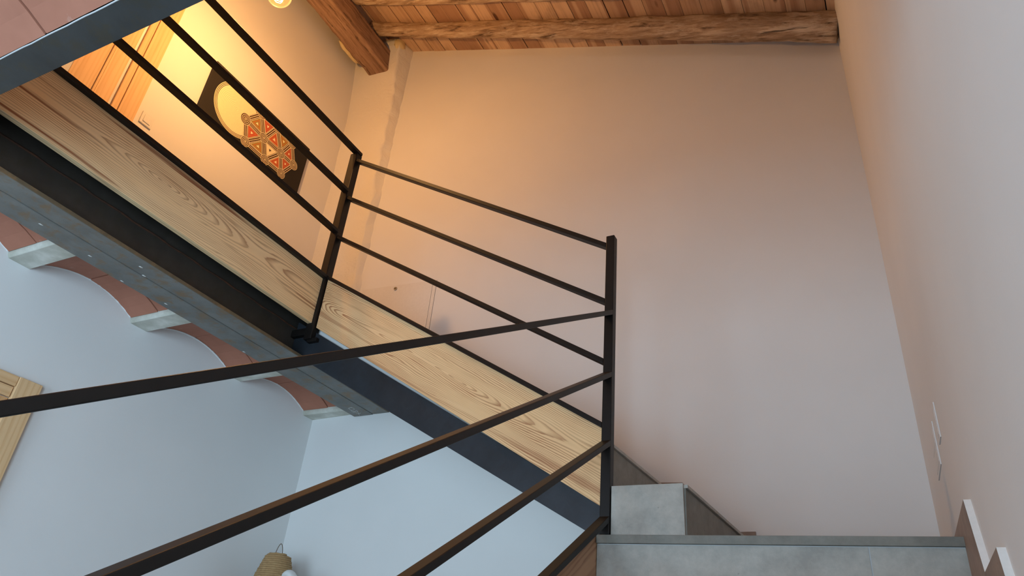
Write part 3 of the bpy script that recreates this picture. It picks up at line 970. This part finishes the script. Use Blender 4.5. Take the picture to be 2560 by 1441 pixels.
sw = empty('light_switch', (XLU, 1.83, 2.88), 'white square light switch between pine door and painting', 'switch')
box('frame', (XLU, XLU + 0.009), (1.795, 1.880), (2.890, 2.975), M_WHITE, sw, bevel=0.002)
box('rocker', (XLU + 0.009, XLU + 0.013), (1.812, 1.863), (2.907, 2.958), M_WHITE, sw, bevel=0.002)

# pine door with architrave on the gallery wall
dr = empty('door_1', (XLU, 1.3, GF), 'pine panelled door with wide pine architrave on the gallery', kind='structure')
DT = 4.10
axv = ((0, 0, 1), (1, 0, 0), (0, 1, 0))
def dbox(n, xr_, yr_, zr_, m):
    return box(n, xr_, yr_, zr_, m, dr, bevel=0.0015, axes=axv)
dbox('architrave', (XLU, XLU + 0.022), (1.652, 1.757), (GF, DT), M_DOOR)
dbox('architrave', (XLU, XLU + 0.022), (0.66, 0.765), (GF, DT), M_DOOR)
box('architrave', (XLU, XLU + 0.022), (0.66, 1.757), (DT, DT + 0.1), M_DOOR, dr, axes=((0, 1, 0), (1, 0, 0), (0, 0, 1)))
dbox('jamb', (XLU - 0.06, XLU + 0.014), (1.612, 1.650), (GF, DT), M_DOOR)
dbox('jamb', (XLU - 0.06, XLU + 0.014), (0.767, 0.805), (GF, DT), M_DOOR)
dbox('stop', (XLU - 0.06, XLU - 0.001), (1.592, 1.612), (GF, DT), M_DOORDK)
dbox('stile', (XLU - 0.03, XLU + 0.006), (1.50, 1.594), (GF, DT - 0.01), M_DOOR)
dbox('stile', (XLU - 0.03, XLU + 0.006), (0.81, 0.90), (GF, DT - 0.01), M_DOOR)
dbox('moulding', (XLU - 0.03, XLU + 0.010), (1.484, 1.498), (GF + 0.1, DT - 0.1), M_DOOR)
dbox('moulding', (XLU - 0.03, XLU + 0.010), (0.902, 0.916), (GF + 0.1, DT - 0.1), M_DOOR)
dbox('panel', (XLU - 0.03, XLU + 0.002), (1.34, 1.482), (GF + 0.05, DT - 0.05), M_DOOR)
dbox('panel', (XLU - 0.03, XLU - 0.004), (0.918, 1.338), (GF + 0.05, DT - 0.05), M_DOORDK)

# pendant bulb over the gallery
BC = (-2.86, 1.823, 3.652)
GR = 0.075
pb = empty('pendant_lamp', BC, 'clear amber globe bulb glowing at the top edge of the photo', 'lamp')
prof = [(0.002, -GR)] + [(GR * math.sin(math.radians(a)), -GR * math.cos(math.radians(a))) for a in range(12, 156, 12)] + [(0.028, 0.084), (0.020, 0.105), (0.018, 0.12)]
lathe('glass_globe', prof, 36, M_BULB, pb, BC)
lathe('socket', [(0.016, 0.105), (0.022, 0.107), (0.022, 0.16), (0.012, 0.172)], 20, M_DARK, pb, BC)
tube('filament', [(BC[0] + 0.028 * math.cos(k * 0.9), BC[1] + 0.028 * math.sin(k * 0.9), BC[2] - 0.045 + 0.0022 * k) for k in range(40)], 0.0016, 6, M_FIL, pb)
tube('cord', [(BC[0], BC[1], BC[2] + 0.165), (BC[0], BC[1], zr(BC[0]) - 0.001)], 0.003, 8, M_DARK, pb)
pl = bpy.data.lights.new('bulb_light', 'POINT')
pl.energy = 80
pl.color = (1.0, 0.57, 0.26)
pl.shadow_soft_size = 0.03
po = bpy.data.objects.new('bulb_light', pl)
COL.objects.link(po)
po.parent = pb

# ------------------------------------------------------------------ things on the back and right wall
ap = empty('access_panel', (-2.94, yb(-2.94), 2.04), 'flush white cupboard door with small round lock on the back wall', 'cupboard door')
def onb(x_, z, dd):
    return (x_, yb(x_) - dd, z)
def bq(name, xa, xb, za, zb_, d0, d1, mat):
    prism(name, [onb(xa, za, d0), onb(xb, za, d0), onb(xb, zb_, d0), onb(xa, zb_, d0)], (0, -(d1 - d0), 0), mat, ap)
bq('reveal', -3.2205, -2.6145, 2.042, 2.5635, -0.02, 0.0006, M_DARK)
bq('door_leaf', -3.219, -2.6440, 2.044, 2.562, 0.0006, 0.004, M_PANEL)
bq('frame_strip', -2.642, -2.616, 2.044, 2.562, 0.0006, 0.003, M_PANEL)
lk = [onb(-2.94 + 0.013 * math.cos(a * math.pi / 8), 2.534 + 0.013 * math.sin(a * math.pi / 8), 0.004) for a in range(16)]
prism('lock', lk, (0, -0.006, 0), M_BRASS, ap)
lk = [onb(-2.94 + 0.005 * math.cos(a * math.pi / 5), 2.534 + 0.005 * math.sin(a * math.pi / 5), 0.010) for a in range(10)]
prism('keyhole', lk, (0, -0.001, 0), M_DARK, ap)

def rplate(y0, y1, z0, z1, label, n_rock):
    r_ = empty('wall_switch', (xr(y0), y0, z0), label, 'switch', 'switches on the right wall')
    def q(name, a, b, c_, e, t0, t1, m_):
        prism(name, [(xr(a) - t0, a, c_), (xr(b) - t0, b, c_), (xr(b) - t0, b, e), (xr(a) - t0, a, e)], (-(t1 - t0), 0, 0), m_, r_, bevel=0.0008)
    q('frame', y0, y1, z0, z1, 0.0, 0.0038, M_WALL)
    h = (z1 - z0 - 0.03) / n_rock
    for k in range(n_rock):
        q('rocker', y0 + 0.02, y1 - 0.02, z0 + 0.015 + k * h + 0.002, z0 + 0.015 + (k + 1) * h - 0.002, 0.0038, 0.0046, M_WALL)
rplate(2.895, 2.985, 0.983, 1.116, 'small white switch plate on the right wall, nearer one', 1)
rplate(3.085, 3.30, 0.942, 1.112, 'long white switch plate on the right wall, nearest the corner', 2)

# pine shutter frame on the left wall below
d2r = empty('door_2', (XLL, 1.2, FLOOR), 'pine framed door at the left frame edge under the gallery', kind='structure')
DT2, DY2 = 1.093, 1.735
axv2 = ((0, 0, 1), (1, 0, 0), (0, 1, 0))
axh2 = ((0, 1, 0), (1, 0, 0), (0, 0, 1))
box('stile', (XLL, XLL + 0.03), (DY2 - 0.105, DY2), (FLOOR, DT2), M_DOOR, d2r, bevel=0.002, axes=axv2)
box('stile', (XLL, XLL + 0.03), (DY2 - 0.90, DY2 - 0.795), (FLOOR, DT2), M_DOOR, d2r, bevel=0.002, axes=axv2)
box('top_rail', (XLL, XLL + 0.024), (DY2 - 0.795, DY2 - 0.107), (DT2 - 0.045, DT2), M_DOOR, d2r, bevel=0.002, axes=axh2)
box('moulding', (XLL, XLL + 0.018), (DY2 - 0.793, DY2 - 0.109), (DT2 - 0.095, DT2 - 0.049), M_DOOR, d2r, bevel=0.002, axes=axh2)
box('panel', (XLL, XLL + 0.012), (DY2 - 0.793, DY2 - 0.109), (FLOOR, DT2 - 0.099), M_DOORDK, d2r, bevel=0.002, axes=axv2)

# cabinet below the frame, with the rope cone and the white piece on top
SHZ = 0.36
cb = empty('cabinet', (-3.1, 3.25, FLOOR), 'low white cabinet in the lower corner, below the photo', 'cabinet')
box('body', (XLL + 0.01, -2.75), (3.02, 3.42), (FLOOR, SHZ - 0.03), M_WHITE, cb, bevel=0.002)
box('top', (XLL + 0.01, -2.73), (3.00, 3.42), (SHZ - 0.03, SHZ), M_WHITE, cb, bevel=0.002)
bc = empty('rope_cone', (-3.155, 3.22, SHZ), 'tan rope-wound cone with a twine loop on top', 'ornament')
CB, CT, CH = 0.145, 0.062, 0.284
turns = 25
pts = []
for k in range(turns * 28):
    t = k / (turns * 28 - 1)
    a = 2 * math.pi * turns * t
    r = (CB + (CT - CB) * t ** 1.15) * (1 if t < 0.97 else 0.9)
    pts.append((-3.155 + r * math.cos(a), 3.22 + r * math.sin(a), SHZ + 0.0095 + t * CH))
tube('rope', pts, lambda t: 0.0072 + 0.0012 * math.sin(t * turns * 28 * 1.9), 6, M_ROPE, bc)
lathe('core', [(CB - 0.006, 0.0), (CB - 0.006, 0.01), (CT - 0.002, CH), (CT * 0.6, CH + 0.014), (0.01, CH + 0.016)], 28, M_ROPE, bc, (-3.155, 3.22, SHZ))
lp = []
for k in range(17):
    a = math.pi * k / 16
    lp.append((-3.138 - 0.026 * math.cos(a) + 0.004 * math.sin(a * 2), 3.20, SHZ + CH + 0.006 + 0.062 * math.sin(a) ** 0.8))
tube('loop', lp, 0.0022, 6, M_WIRE, bc)

wp = empty('white_ornament', (-2.967, 3.14, SHZ), 'small white piece with rounded drooping top beside the rope cone', 'ornament')
vs, fs = [], []
nu, nv = 16, 12
for i_ in range(nu + 1):
    u = i_ / nu
    sx_ = -0.045 + 0.10 * u
    sz_ = 0.172 + 0.014 * math.sin(u * math.pi) - 0.030 * u * u
    hr = 0.031 * (math.sin(math.pi * min(1, 0.12 + u * 0.83))) ** 0.6
    for j in range(nv):
        a = 2 * math.pi * j / nv
        vs.append((-2.962 + sx_, 3.14 + hr * math.cos(a), SHZ + sz_ + 0.72 * hr * math.sin(a)))
for i_ in range(nu):
    for j in range(nv):
        fs.append((i_ * nv + j, i_ * nv + (j + 1) % nv, (i_ + 1) * nv + (j + 1) % nv, (i_ + 1) * nv + j))
fs.append(tuple(range(nv))[::-1])
fs.append(tuple(nu * nv + j for j in range(nv)))
mesh('head', vs, fs, M_WHITE, wp, smooth=True)
tube('stem', [(-2.987, 3.14, SHZ + 0.17), (-2.983, 3.14, SHZ + 0.12), (-2.967, 3.14, SHZ + 0.02)], 0.006, 8, M_WHITE, wp)
lathe('foot', [(0.034, 0.0), (0.036, 0.006), (0.012, 0.02), (0.006, 0.03)], 20, M_WHITE, wp, (-2.967, 3.14, SHZ))
